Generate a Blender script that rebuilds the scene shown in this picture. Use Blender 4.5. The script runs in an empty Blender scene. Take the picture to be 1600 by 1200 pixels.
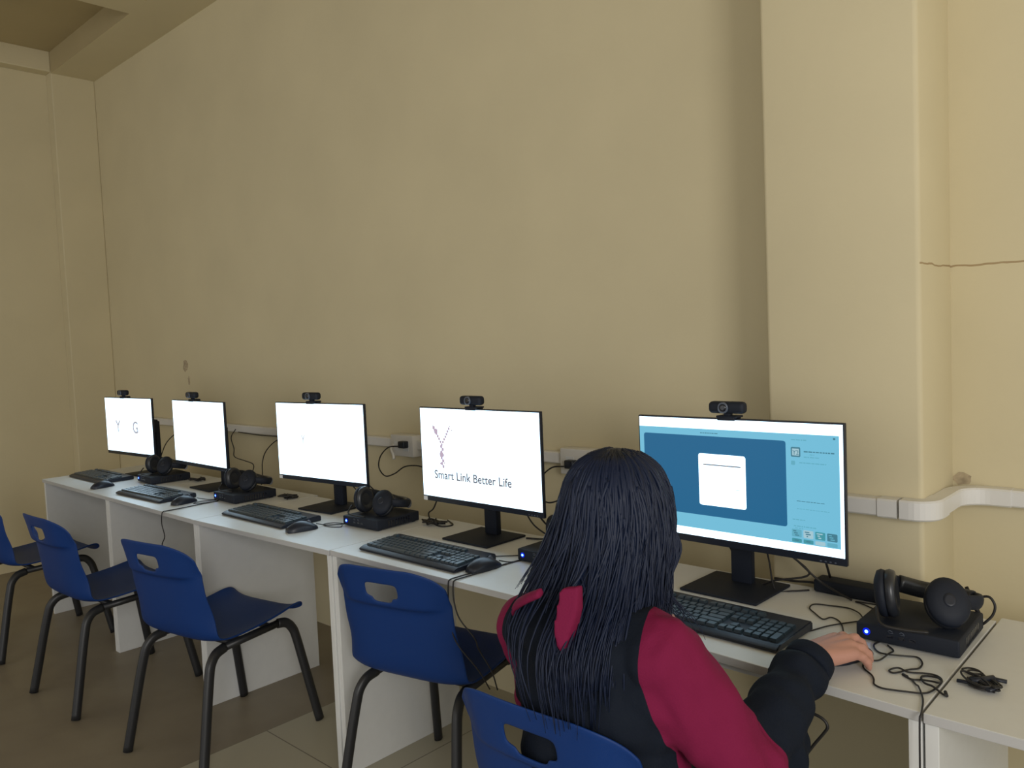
import bpy, bmesh, math, random
from mathutils import Vector, Matrix, Quaternion, noise
random.seed(7)
S = bpy.context.scene
COL = S.collection
R = math.radians

# ------------------------------------------------------------------ camera
def make_camera():
    yaw, pitch, roll = R(43.0), R(3.2), R(2.4)
    fw = Vector((-math.sin(yaw)*math.cos(pitch), math.cos(yaw)*math.cos(pitch), -math.sin(pitch)))
    r = Vector((math.cos(yaw), math.sin(yaw), 0)); u = r.cross(fw)
    c, s = math.cos(roll), math.sin(roll)
    r2 = c*r - s*u; u2 = s*r + c*u
    m = Matrix((r2, u2, -fw)).transposed().to_4x4()
    m.translation = Vector((0, 0, 1.406))
    cd = bpy.data.cameras.new('camera'); co = bpy.data.objects.new('camera', cd)
    COL.objects.link(co); co.matrix_world = m
    cd.sensor_width = 36; cd.lens = 36*1250/1600; cd.clip_start = .02
    S.camera = co
make_camera()

# ------------------------------------------------------------------ light
w = bpy.data.worlds.new('world'); S.world = w; w.use_nodes = True
bg = w.node_tree.nodes['Background']
bg.inputs[0].default_value = (1.0, .99, .96, 1); bg.inputs[1].default_value = .84

def area(name, loc, aim, sx, sy, power, col):
    ld = bpy.data.lights.new(name, 'AREA'); ld.shape = 'RECTANGLE'; ld.size = sx; ld.size_y = sy
    ld.energy = power; ld.color = col
    o = bpy.data.objects.new(name, ld); COL.objects.link(o); o.location = loc
    d = Vector(aim) - Vector(loc); o.rotation_euler = d.to_track_quat('-Z', 'Y').to_euler()
    return o
area('daylight_from_right_window', (2.5, -1.45, 2.0), (-1.2, 2.0, 1.3), 1.1, 1.5, 64, (1.0, .97, .92))
vs = S.view_settings
S.display_settings.display_device = 'sRGB'
vs.view_transform = 'Standard'; vs.look = 'None'; vs.exposure = 0.0; vs.gamma = 1.0; vs.use_curve_mapping = False

# ------------------------------------------------------------------ materials
def mat(name, col, rough=.5, metal=0, emit=None, estr=1.0, spec=.5, bump=0, bscale=200, vary=0, vscale=4):
    m = bpy.data.materials.new(name); m.use_nodes = True
    nt = m.node_tree; b = nt.nodes['Principled BSDF']
    b.inputs['Base Color'].default_value = (*col, 1); b.inputs['Roughness'].default_value = rough
    b.inputs['Metallic'].default_value = metal; b.inputs['Specular IOR Level'].default_value = spec
    if emit:
        b.inputs['Emission Color'].default_value = (*emit, 1); b.inputs['Emission Strength'].default_value = estr
    if bump or vary:
        tc = nt.nodes.new('ShaderNodeTexCoord')
    if vary:
        n = nt.nodes.new('ShaderNodeTexNoise'); n.inputs['Scale'].default_value = vscale; n.inputs['Detail'].default_value = 6
        nt.links.new(tc.outputs['Object'], n.inputs['Vector'])
        mp = nt.nodes.new('ShaderNodeMapRange'); mp.inputs[1].default_value = .3; mp.inputs[2].default_value = .7
        mp.inputs[3].default_value = 1-vary; mp.inputs[4].default_value = 1+vary
        nt.links.new(n.outputs[0], mp.inputs[0])
        mx = nt.nodes.new('ShaderNodeVectorMath'); mx.operation = 'SCALE'; mx.inputs[0].default_value = col
        nt.links.new(mp.outputs[0], mx.inputs['Scale']); nt.links.new(mx.outputs[0], b.inputs['Base Color'])
    if bump:
        n2 = nt.nodes.new('ShaderNodeTexNoise'); n2.inputs['Scale'].default_value = bscale; n2.inputs['Detail'].default_value = 4
        nt.links.new(tc.outputs['Object'], n2.inputs['Vector'])
        bp = nt.nodes.new('ShaderNodeBump'); bp.inputs['Strength'].default_value = bump; bp.inputs['Distance'].default_value = .002
        nt.links.new(n2.outputs[0], bp.inputs['Height']); nt.links.new(bp.outputs[0], b.inputs['Normal'])
    return m

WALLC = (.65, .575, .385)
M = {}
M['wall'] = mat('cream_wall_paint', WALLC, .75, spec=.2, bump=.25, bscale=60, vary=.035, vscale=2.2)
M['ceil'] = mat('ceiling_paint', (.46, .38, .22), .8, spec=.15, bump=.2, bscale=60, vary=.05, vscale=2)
M['desk'] = mat('white_laminate', (.72, .73, .725), .35, spec=.4, vary=.015, vscale=30)
M['deskedge'] = mat('grey_edge_band', (.50, .50, .50), .5)
M['blue'] = mat('blue_polypropylene', (.003, .034, .175), .5, spec=.3, bump=.15, bscale=400)
M['legm'] = mat('black_painted_steel', (.02, .021, .024), .4, spec=.5)
M['black'] = mat('black_plastic', (.012, .016, .028), .38, spec=.45)  # navy cast is lens flare from the screens, put into the black
M['matte'] = mat('matte_black_plastic', (.011, .015, .026), .6, spec=.3, bump=.1, bscale=500)  # same bluish screen flare mixed into the matte black
M['key'] = mat('black_keycaps', (.020, .036, .05), .33, spec=.6)  # cyan screen light is tinted into the keycap colour
M['rubber'] = mat('black_cable_rubber', (.014, .013, .014), .5)
M['pvc'] = mat('white_pvc', (.72, .71, .69), .4, vary=.02, vscale=10)
M['label'] = mat('white_sticker', (.7, .72, .74), .5)
M['cushion'] = mat('headset_leatherette', (.02, .023, .03), .32, spec=.6)
M['lens'] = mat('webcam_lens_glass', (.01, .012, .02), .08, spec=.8)
M['ring'] = mat('grey_lens_ring', (.10, .12, .16), .3)
M['skin'] = mat('skin', (.49, .255, .195), .5, spec=.35, vary=.05, vscale=25)
M['nail'] = mat('fingernail', (.62, .38, .31), .3)
M['jblack'] = mat('navy_black_fleece', (.007, .011, .021), .85, spec=.2, bump=.4, bscale=300)
M['crim'] = mat('crimson_fleece', (.20, .010, .055), .8, spec=.2, bump=.4, bscale=300)
def jacket_mat():
    m = M['jblack'].copy(); m.name = 'two_tone_fleece'; nt = m.node_tree; b = nt.nodes['Principled BSDF']
    at = nt.nodes.new('ShaderNodeAttribute'); at.attribute_name = 'panel'
    gt = nt.nodes.new('ShaderNodeMath'); gt.operation = 'GREATER_THAN'; gt.inputs[1].default_value = 0; nt.links.new(at.outputs['Fac'], gt.inputs[0])
    mx = nt.nodes.new('ShaderNodeMix'); mx.data_type = 'RGBA'; mx.inputs[6].default_value = (.007, .011, .021, 1); mx.inputs[7].default_value = (.20, .010, .055, 1)
    nt.links.new(gt.outputs[0], mx.inputs[0]); nt.links.new(mx.outputs[2], b.inputs['Base Color']); return m
M['jacket'] = jacket_mat()
M['trous'] = mat('dark_trousers', (.012, .014, .02), .8, bump=.3, bscale=300)
M['shoe'] = mat('dark_shoes', (.015, .015, .017), .5)
M['hair'] = mat('flare_tinted_hair', (.006, .013, .040), .5, spec=.35)  # dark hair; the blue is screen flare painted into the base colour
M['chip'] = mat('bare_grey_plaster', (.43, .35, .235), .9, bump=.5, bscale=120, vary=.25, vscale=60)
M['metal'] = mat('bright_metal', (.6, .6, .6), .3, metal=1)
def emis(name, col, s): return mat(name, (0, 0, 0), .3, emit=col, estr=s, spec=.3)
M['scr'] = emis('white_lit_screen', (.70, .95, 1.15), 2.5)
M['scr_txt'] = emis('grey_screen_text', (.13, .13, .15), 1)
M['scr_faint'] = emis('faint_screen_mark', (.40, .40, .46), 1)
M['scr_mark'] = emis('mauve_screen_mark', (.50, .40, .50), 1)
M['ui_panel'] = emis('light_blue_window', (.19, .56, .76), .9)
M['ui_dark'] = emis('deep_blue_backdrop', (.014, .125, .265), 1.0)
M['ui_line'] = emis('dark_ui_text', (.06, .20, .27), 1.0)
M['ui_mid'] = emis('mid_ui_text', (.12, .40, .52), 1.0)
M['ui_teal'] = emis('teal_thumbnail', (.06, .30, .36), 1.0)
M['ui_pale'] = emis('pale_thumbnail', (.40, .62, .70), .9)
M['led'] = emis('blue_led', (.10, .32, 1.0), 9.0)
M['ledglow'] = emis('blue_button_ring', (.0, .01, .6), 1.2)

def wall_with_crack():
    m = M['wall'].copy(); m.name = 'cracked_cream_wall_paint'; nt = m.node_tree; b = nt.nodes['Principled BSDF']
    N = nt.nodes.new; L = nt.links.new
    src = b.inputs['Base Color'].links[0].from_socket
    tc = N('ShaderNodeTexCoord'); sp = N('ShaderNodeSeparateXYZ'); L(tc.outputs['Object'], sp.inputs[0])
    n = N('ShaderNodeTexNoise'); n.inputs['Scale'].default_value = 14; L(tc.outputs['Object'], n.inputs['Vector'])
    def mth(op, a, bb=None, cc=None):
        x = N('ShaderNodeMath'); x.operation = op
        for i, v in enumerate((a, bb, cc)):
            if v is None: continue
            if isinstance(v, (int, float)): x.inputs[i].default_value = v
            else: L(v, x.inputs[i])
        return x.outputs[0]
    off = mth('MULTIPLY_ADD', n.outputs[0], .016, 1.5335)
    d = mth('ABSOLUTE', mth('SUBTRACT', sp.outputs[2], off))
    ln = mth('LESS_THAN', d, .0022)
    right = mth('GREATER_THAN', sp.outputs[0], -.60)
    back = mth('GREATER_THAN', sp.outputs[1], 1.995)
    k = mth('MULTIPLY', mth('MULTIPLY', ln, right), back)
    mx = N('ShaderNodeMix'); mx.data_type = 'RGBA'; L(k, mx.inputs[0]); L(src, mx.inputs[6]); mx.inputs[7].default_value = (.40, .30, .17, 1)
    L(mx.outputs[2], b.inputs['Base Color'])
    return m
M['wallc'] = wall_with_crack()

def floor_mat():
    m = bpy.data.materials.new('stone_and_tile_floor'); m.use_nodes = True; nt = m.node_tree; b = nt.nodes['Principled BSDF']
    N = nt.nodes.new; L = nt.links.new
    tc = N('ShaderNodeTexCoord'); sp = N('ShaderNodeSeparateXYZ'); L(tc.outputs['Object'], sp.inputs[0])
    mp = N('ShaderNodeMapping'); mp.inputs['Location'].default_value = (2.67, -1.455, 0); L(tc.outputs['Object'], mp.inputs[0])
    br = N('ShaderNodeTexBrick'); br.offset = 0; br.inputs['Scale'].default_value = 1
    br.inputs['Brick Width'].default_value = .6; br.inputs['Row Height'].default_value = .6; br.inputs['Mortar Size'].default_value = .0022
    br.inputs['Color1'].default_value = (.42, .39, .30, 1); br.inputs['Color2'].default_value = (.40, .375, .285, 1); br.inputs['Mortar'].default_value = (.16, .145, .11, 1)
    L(mp.outputs[0], br.inputs[0])
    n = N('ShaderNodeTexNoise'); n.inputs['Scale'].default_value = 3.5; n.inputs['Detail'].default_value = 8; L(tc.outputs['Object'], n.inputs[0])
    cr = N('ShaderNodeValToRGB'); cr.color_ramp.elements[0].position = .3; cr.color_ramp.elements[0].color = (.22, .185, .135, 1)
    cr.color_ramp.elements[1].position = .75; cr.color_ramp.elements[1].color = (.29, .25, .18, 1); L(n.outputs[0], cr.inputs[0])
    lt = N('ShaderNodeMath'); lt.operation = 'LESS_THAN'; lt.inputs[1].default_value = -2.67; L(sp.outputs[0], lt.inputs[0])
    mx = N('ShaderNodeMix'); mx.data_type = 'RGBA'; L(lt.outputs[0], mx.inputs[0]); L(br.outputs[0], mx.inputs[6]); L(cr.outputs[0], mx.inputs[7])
    L(mx.outputs[2], b.inputs['Base Color'])
    b.inputs['Roughness'].default_value = .42; b.inputs['Specular IOR Level'].default_value = .35
    return m
M['floor'] = floor_mat()

# ------------------------------------------------------------------ mesh helpers
def V(*a): return Vector(a)
def box(bm, lo, hi, bev=0, seg=2, mi=0):
    r = bmesh.ops.create_cube(bm, size=1)
    vs_ = r['verts']
    for v in vs_:
        v.co = Vector([lo[i] + (v.co[i]+.5)*(hi[i]-lo[i]) for i in range(3)])
    fs = set(f for v in vs_ for f in v.link_faces)
    for f in fs: f.material_index = mi
    if bev:
        es = list(set(e for v in vs_ for e in v.link_edges))
        r2 = bmesh.ops.bevel(bm, geom=es, offset=bev, segments=seg, affect='EDGES', profile=.5)
        for f in r2['faces']: f.material_index = mi
    return vs_
def prism(bm, pts, z0, z1, bev=0):
    lo = [bm.verts.new((p[0], p[1], z0)) for p in pts]; hi = [bm.verts.new((p[0], p[1], z1)) for p in pts]
    n = len(pts); bm.faces.new(lo[::-1]); bm.faces.new(hi)
    for i in range(n): bm.faces.new((lo[i], lo[(i+1) % n], hi[(i+1) % n], hi[i]))
    if bev:
        es = list(set(e for v in lo+hi for e in v.link_edges))
        bmesh.ops.bevel(bm, geom=es, offset=bev, segments=2, affect='EDGES', profile=.5)
def catmull(pts, n=6):
    P = [Vector(p) for p in pts]
    if len(P) < 3: return P
    P = [P[0]*2-P[1]] + P + [P[-1]*2-P[-2]]; out = []
    for i in range(1, len(P)-2):
        a, b, c, d = P[i-1:i+3]
        for k in range(n):
            t = k/n
            out.append(.5*((2*b)+(-a+c)*t+(2*a-5*b+4*c-d)*t*t+(-a+3*b-3*c+d)*t**3))
    out.append(P[-2]); return out
def tube(bm, pts, rad, seg=8, smooth=True, n=6, cap=True, flat=None, mi=0):
    P = catmull(pts, n) if smooth else [Vector(p) for p in pts]
    m = len(P); T = []
    for i in range(m):
        d = P[min(i+1, m-1)]-P[max(i-1, 0)]
        T.append(d.normalized() if d.length > 1e-9 else Vector((0, 0, 1)))
    nrm = T[0].orthogonal().normalized(); rings = []
    if flat:
        fl = Vector(flat); nrm = (fl - T[0]*fl.dot(T[0])).normalized()
    for i in range(m):
        nrm = (nrm - T[i]*nrm.dot(T[i])).normalized(); bn = T[i].cross(nrm)
        rr = rad(i/(m-1)) if callable(rad) else rad
        ra, rb = rr if isinstance(rr, tuple) else (rr, rr)
        rings.append([bm.verts.new(P[i]+nrm*math.cos(2*math.pi*k/seg)*ra+bn*math.sin(2*math.pi*k/seg)*rb) for k in range(seg)])
    for i in range(m-1):
        for k in range(seg):
            f = bm.faces.new((rings[i][k], rings[i][(k+1) % seg], rings[i+1][(k+1) % seg], rings[i+1][k])); f.smooth = True; f.material_index = mi
    if cap:
        a = bm.faces.new(rings[0][::-1]); b = bm.faces.new(rings[-1]); a.material_index = b.material_index = mi
def lathe(bm, prof, seg=24, mtx=Matrix(), mi=0, smooth=True):
    rings = []
    for r_, z in prof:
        rings.append([bm.verts.new(mtx @ Vector((r_*math.cos(2*math.pi*k/seg), r_*math.sin(2*math.pi*k/seg), z))) for k in range(seg)])
    for i in range(len(rings)-1):
        for k in range(seg):
            f = bm.faces.new((rings[i][k], rings[i][(k+1) % seg], rings[i+1][(k+1) % seg], rings[i+1][k])); f.smooth = smooth; f.material_index = mi
    for rg, fl in ((rings[0], True), (rings[-1], False)):
        f = bm.faces.new(rg[::-1] if fl else rg); f.material_index = mi
def ell(bm, c, rad, rot=None, seg=20):
    r = bmesh.ops.create_uvsphere(bm, u_segments=seg, v_segments=seg//2+2, radius=1)
    m = Matrix.Translation(Vector(c)) @ (rot.to_4x4() if rot else Matrix()) @ Matrix.Diagonal((*rad, 1))
    bmesh.ops.transform(bm, matrix=m, verts=r['verts'])
def cap(bm, p0, p1, r0, r1, seg=14):
    p0, p1 = Vector(p0), Vector(p1); d = (p1-p0); L = d.length; t = d/L
    pts = [p0 - t*r0*math.cos(R(a)) for a in (8, 35, 62)]; rr = [r0*math.sin(R(a)) for a in (8, 35, 62)]
    for k in range(7):
        s = k/6; pts.append(p0+d*s); rr.append(r0+(r1-r0)*s)
    for a in (62, 35, 8): pts.append(p1+t*r1*math.cos(R(a))); rr.append(r1*math.sin(R(a)))
    n = len(pts)
    tube(bm, pts, lambda s: rr[min(n-1, int(round(s*(n-1))))], seg=seg, smooth=False)
def obj(name, bm, material, parent=None, smooth=False, angle=None):
    bmesh.ops.recalc_face_normals(bm, faces=bm.faces[:])
    me = bpy.data.meshes.new(name); bm.to_mesh(me); bm.free()
    for m in (material if isinstance(material, (list, tuple)) else [material]): me.materials.append(m)
    if smooth:
        for p in me.polygons: p.use_smooth = True
    if angle is not None:
        me.shade_auto = None if False else None
    o = bpy.data.objects.new(name, me); COL.objects.link(o)
    if parent: o.parent = parent
    return o
def smooth_by_angle(o, deg=35):
    me = o.data
    for p in me.polygons: p.use_smooth = True
    try: me.set_sharp_from_angle(angle=R(deg))
    except Exception: pass
    return o
def B(): return bmesh.new()
def empty(name, loc=(0, 0, 0), rz=0):
    o = bpy.data.objects.new(name, None); COL.objects.link(o); o.location = loc; o.rotation_euler = (0, 0, rz)
    o.empty_display_size = .05; return o
def tag(o, label, cat, group=None):
    o['label'] = label; o['category'] = cat
    if group: o['group'] = group
    return o
def struct(name, bm, m, **k):
    o = obj(name, bm, m, **k); o['kind'] = 'structure'; return o
def copy_tree(o, parent=None):
    c = o.copy(); COL.objects.link(c)
    if parent: c.parent = parent
    for ch in [x for x in bpy.data.objects if x.parent == o]: copy_tree(ch, c)
    return c
def remesh(bm, voxel, smooth_it=4, fac=.5):
    me = bpy.data.meshes.new('tmp'); bm.to_mesh(me); bm.free()
    o = bpy.data.objects.new('tmp', me); COL.objects.link(o)
    md = o.modifiers.new('r', 'REMESH'); md.mode = 'VOXEL'; md.voxel_size = voxel
    sm = o.modifiers.new('s', 'SMOOTH'); sm.factor = fac; sm.iterations = smooth_it
    dg = bpy.context.evaluated_depsgraph_get(); dg.update()
    out = bpy.data.meshes.new_from_object(o.evaluated_get(dg))
    bpy.data.objects.remove(o); bpy.data.meshes.remove(me)
    b2 = bmesh.new(); b2.from_mesh(out); bpy.data.meshes.remove(out)
    return b2

# ------------------------------------------------------------------ room shell
YW, YP, XE = 2.24, 1.99, -5.95
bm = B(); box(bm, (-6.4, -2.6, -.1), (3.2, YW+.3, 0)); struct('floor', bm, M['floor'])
bm = B(); box(bm, (XE-.1, YW, 0), (3.2, YW+.15, 3.6)); wb = struct('wall_back', bm, M['wallc'])
bm = B(); box(bm, (-.94, YP, 0), (-.5645, YW+.01, 3.45), .012, 3); smooth_by_angle(struct('wall_pillar', bm, M['wallc']))
# left end wall with its recessed panel, corner pilaster and lintel
bm = B()
box(bm, (-6.3, -2.6, 0), (-6.05, YW+.15, 3.6)); struct('wall_left', bm, M['wall'])
bm = B(); box(bm, (-6.05, 1.965, 0), (XE, YW, 3.6), .006); struct('wall_left_pilaster', bm, M['wall'])
bm = B(); box(bm, (-6.05, -2.6, 3.328), (XE, 1.965, 3.6), .006); struct('wall_left_lintel', bm, M['wall'])
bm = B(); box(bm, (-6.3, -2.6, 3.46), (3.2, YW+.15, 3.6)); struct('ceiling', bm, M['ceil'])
def beam(bm):
    bm.normal_update()
    for f in bm.faces: f.material_index = 1 if f.normal.z < -.5 else 0  # shade put into the colour: sides get darker paint than the soffit
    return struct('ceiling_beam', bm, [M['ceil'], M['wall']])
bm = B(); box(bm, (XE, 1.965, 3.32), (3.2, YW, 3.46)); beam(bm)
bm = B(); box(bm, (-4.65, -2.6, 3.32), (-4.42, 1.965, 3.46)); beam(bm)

def chip(name, cx, cz, w_, h_, y, seed):
    random.seed(seed); bm = B(); n = 14
    pts = []
    for k in range(n):
        a = 2*math.pi*k/n; q = random.uniform(.7, 1.15)
        pts.append((cx+w_*q*math.cos(a), cz+h_*q*math.sin(a)))
    f = [bm.verts.new((p[0], y-.0015, p[1])) for p in pts]; g = [bm.verts.new((p[0], y+.002, p[1])) for p in pts]
    bm.faces.new(f); bm.faces.new(g[::-1])
    for i in range(n): bm.faces.new((f[i], g[i], g[(i+1) % n], f[(i+1) % n]))
    return struct(name, bm, M['chip'], parent=wb)
chip('plaster_chip', -.545, 1.007, .026, .016, YW, 3)
chip('plaster_chip', -4.83, 1.325, .035, .035, YW, 5)
chip('plaster_chip', -4.795, 1.235, .012, .03, YW, 8)

# ------------------------------------------------------------------ cable trunking on the wall
def trunking():
    root = empty('cable_trunking', (0, 2.2, .95))
    tag(root, 'white plastic cable trunking running along the wall and round the pillar', 'cable trunking')
    z0, z1, d = .951, .992, .036
    def sweep(bm, path, dd, za, zb):
        # path on the wall plan (outer face is dd off it), list of (x,y,nx,ny)
        rings = []
        for x, y, nx, ny in path:
            rings.append([bm.verts.new((x+nx*o, y+ny*o, z)) for o, z in ((0, za), (dd-.004, za), (dd, za+.004), (dd, zb-.004), (dd-.004, zb), (0, zb))])
        for a, b in zip(rings, rings[1:]):
            for k in range(6): bm.faces.new((a[k], a[(k+1) % 6], b[(k+1) % 6], b[k]))
        bm.faces.new(rings[0]); bm.faces.new(rings[-1][::-1])
    def corner(cx, cy, r_, a0, a1, n=8):
        out = []
        for k in range(n+1):
            a = R(a0+(a1-a0)*k/n); out.append((cx+r_*math.cos(a), cy+r_*math.sin(a), math.cos(a), math.sin(a)))
        return out
    def inner(cx, cy, r_, a0, a1, n=8):
        out = []
        for k in range(n+1):
            a = R(a0+(a1-a0)*k/n); out.append((cx+r_*math.cos(a), cy+r_*math.sin(a), -math.cos(a), -math.sin(a)))
        return out
    e = .001
    p = [(XE, YW-e, 0, -1), (-1.02, YW-e, 0, -1)]
    bm = B(); sweep(bm, p, d, z0, z1); obj('trunking_run', bm, M['pvc'], root)
    bm = B(); sweep(bm, inner(-1.02, YW-e-.07, .07, 90, 0), d+.002, z0-.002, z1+.002); obj('elbow_fitting', bm, M['pvc'], root)
    p = [(-.95+e*9, YW-.07, -1, 0), (-.941, YP+.01, -1, 0)]
    bm = B(); sweep(bm, [(-.941, YW-.07, -1, 0), (-.941, YP, -1, 0)]+corner(-.94, YP, .001, 180, 270)+[(-.62, YP-e, 0, -1)], d, z0, z1)
    obj('trunking_run', bm, M['pvc'], root)
    bm = B(); sweep(bm, [(-.655, YP-e, 0, -1), (-.612, YP-e, 0, -1)], d+.003, z0-.002, z1+.002); obj('coupler', bm, M['pvc'], root)
    bm = B(); sweep(bm, [(-.606, YP-e, 0, -1), (-.585, YP-e, 0, -1)]+corner(-.585, YP+.02, .021, 270, 360)+[(-.5635, YP+.06, 1, 0)], d+.003, z0-.003, z1+.003)
    obj('elbow_fitting', bm, M['pvc'], root)
    bm = B(); sweep(bm, [(-.5635, YP+.055, 1, 0), (-.5635, YW-.09, 1, 0)]+inner(-.4735, YW-.09-e, .09, 180, 90)+[(-.43, YW-e, 0, -1)], d+.001, z0-.001, z1+.001)
    obj('elbow_fitting', bm, M['pvc'], root)
    bm = B(); sweep(bm, [(-.44, YW-e, 0, -1), (3.1, YW-e, 0, -1)], d-.002, z0, z1); obj('trunking_run', bm, M['pvc'], root)
    return root
tr = trunking()
for ch in [o for o in bpy.data.objects if o.parent == tr]: ch.location = (0, -2.2, -.95)
def socket(x, label, plug):
    root = empty('wall_socket', (x, YW, .965)); tag(root, label, 'socket')
    bm = B(); box(bm, (-.075, -.06, -.045), (.075, -.037 if False else -.001, .048), .005); smooth_by_angle(obj('socket_plate', bm, M['pvc'], root))
    for dx in (-.03, .03):
        bm = B(); box(bm, (dx-.018, -.0615, -.02), (dx+.018, -.0595, .02), .0006); obj('socket_outlet', bm, M['label'], root)
    return root
socket(-2.70, 'white double socket on the trunking between third and fourth monitors', 0)
socket(-1.74, 'white socket on the trunking behind the seated person\'s head', 0)

# ------------------------------------------------------------------ desks
def desk(x0, x1, y0, y1, depth, label, rail=False, cut=None):
    cx, cy = (x0+x1)/2, min(y0, y1); W = x1-x0-.002
    root = empty('computer_desk', (cx, cy, 0)); tag(root, label, 'desk', 'white computer desks in the row')
    a_, b_ = y0-cy, y1-cy
    bm = B(); prism(bm, [(-W/2, a_), (W/2, b_), (W/2, depth), (-W/2, depth)], .732, .75, .0015)
    for f in bm.faces:
        f.normal_update(); f.material_index = 1 if abs(f.normal.z) < .5 else 0
    obj('desktop', bm, [M['desk'], M['deskedge']], root)
    for s_, yy in ((-1, a_), (1, b_)):
        xx = s_*(W/2-.011); bm = B()
        box(bm, (xx-.011, yy+.008, 0), (xx+.011, .515, .732), .0012); obj('side_panel', bm, M['desk'], root)
    bm = B(); box(bm, (-W/2+.022, depth-.10, .60), (W/2-.022, depth-.084, .732), .001); obj('back_rail', bm, M['desk'], root)
    if rail:
        bm = B(); box(bm, (-W/2+.022, b_+.045, .712), (W/2-.25, b_+.065, .732), .001); obj('front_rail', bm, M['desk'], root)
    return root
desk(-4.86, -3.955, 1.412, 1.408, .565, 'white desk at the far left end of the row')
desk(-3.955, -3.052, 1.408, 1.408, .57, 'white desk second from the left end, under the second monitor')
desk(-3.052, -2.19, 1.408, 1.447, .55, 'white desk in the middle of the row, under the third monitor')
desk(-2.19, -1.295, 1.452, 1.466, .52, 'white desk left of the seated person, under the fourth monitor')
desk(-1.295, -.409, 1.462, 1.414, .54, 'white desk where the person sits', rail=True)
d6 = desk(-.4068, .50, 1.414, 1.41, .57, 'white desk at the right edge holding the coiled black cable')

# ------------------------------------------------------------------ chairs
def make_chair(label):
    root = empty('school_chair'); tag(root, label, 'chair', 'blue plastic chairs along the desks')
    prof = [(.232, .418), (.228, .436), (.20, .446), (.12, .440), (.03, .430), (-.07, .424), (-.14, .426), (-.178, .442), (-.198, .475),
            (-.208, .53), (-.216, .59), (-.222, .632), (-.226, .662), (-.244, .670), (-.247, .682), (-.250, .697), (-.254, .715), (-.258, .736), (-.264, .762), (-.271, .786)]
    half = [.190, .198, .205, .210, .213, .215, .215, .215, .214, .213, .211, .210, .210, .210, .210, .210, .211, .212, .213, .214]
    us = [-1, -.965, -.88, -.76, -.64, -.5, -.38, -.27, -.16, 0, .16, .27, .38, .5, .64, .76, .88, .965, 1]
    bm = B(); G = []
    n = len(prof)
    for i, ((y, z), h) in enumerate(zip(prof, half)):
        row = []; t = i/(n-1)
        bk = min(1, max(0, (z-.43)/.12)) if i > 6 else 0
        for u in us:
            a = abs(u); x = u*h
            if bk > 0: x *= 1-.05*bk*a**3
            dy = bk*(.036*a**3); dz = (1-bk)*(.014*a**4 + (.012*a**6 if i < 3 else 0))
            if 6 <= i <= 9: dy += .03*a**5*(1-abs(i-8)/3)
            if i >= 13: dy += .018*min(1, max(0, (a-.66)/.24))
            zz = z+dz
            if i > 14: zz -= .0*a
            if i >= 15:
                k = (i-14)/5.0
                zz -= k*.055*max(0, (a-.45)/.55)**2.2
                x *= 1-.03*k*max(0, (a-.6)/.4)**2
            # waist notch between seat and back
            row.append(bm.verts.new((x, y+dy, zz)))
        G.append(row)
    for i in range(n-1):
        for j in range(len(us)-1):
            uc = (us[j]+us[j+1])/2
            if i in (15, 16) and abs(uc) < .27: continue
            if i == 14 and abs(uc) < .16: continue
            bm.faces.new((G[i][j], G[i][j+1], G[i+1][j+1], G[i+1][j]))
    loose = [v for v in bm.verts if not v.link_faces]; bmesh.ops.delete(bm, geom=loose, context='VERTS')
    sh = obj('seat_shell', bm, M['blue'], root, smooth=True)
    so = sh.modifiers.new('thickness', 'SOLIDIFY'); so.thickness = .007; so.offset = 0
    sb = sh.modifiers.new('round', 'SUBSURF'); sb.levels = 2; sb.render_levels = 2
    rr = (.0175, .014)
    for sx in (-1, 1):
        bm = B(); tube(bm, [(sx*.218, .262, .003), (sx*.206, .240, .12), (sx*.194, .218, .24), (sx*.184, .200, .335), (sx*.179, .188, .372), (sx*.174, .165, .398), (sx*.168, .13, .405)], lambda s: rr, seg=12, flat=(0, 1, 0)); obj('leg', bm, M['legm'], root)
        bm = B(); tube(bm, [(sx*.213, -.245, .003), (sx*.203, -.221, .12), (sx*.193, -.197, .24), (sx*.185, -.178, .325), (sx*.181, -.166, .362), (sx*.175, -.140, .388), (sx*.168, -.10, .397)], lambda s: rr, seg=12, flat=(0, 1, 0)); obj('leg', bm, M['legm'], root)
    bm = B()
    for sx in (-1, 1): tube(bm, [(sx*.168, .135, .405), (sx*.168, -.105, .397)], .0135, seg=10, smooth=False)
    tube(bm, [(-.165, .10, .404), (.165, .10, .404)], .011, seg=10, smooth=False); tube(bm, [(-.165, -.06, .398), (.165, -.06, .398)], .011, seg=10, smooth=False)
    obj('seat_frame', bm, M['legm'], root)
    return root
chairs = [(-4.47, 1.245, 2, 'blue chair cut by the left edge of the frame, farthest from the camera'),
          (-3.57, 1.26, 3, 'blue chair second from the left, in front of the second desk'),
          (-2.757, 1.335, 10, 'blue chair in the middle, angled before the bare white side panel'),
          (-1.85, 1.60, 12, 'empty blue chair pushed close to the desk left of the person'),
          (-.915, 1.232, 2, 'blue chair nearest the camera, the person sits on it')]
c0 = make_chair(chairs[0][3])
for i, (x, y, a, lb) in enumerate(chairs):
    c = c0 if i == 0 else copy_tree(c0)
    c.location = (x, y, 0); c.rotation_euler = (0, 0, R(a)); c['label'] = lb

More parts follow.
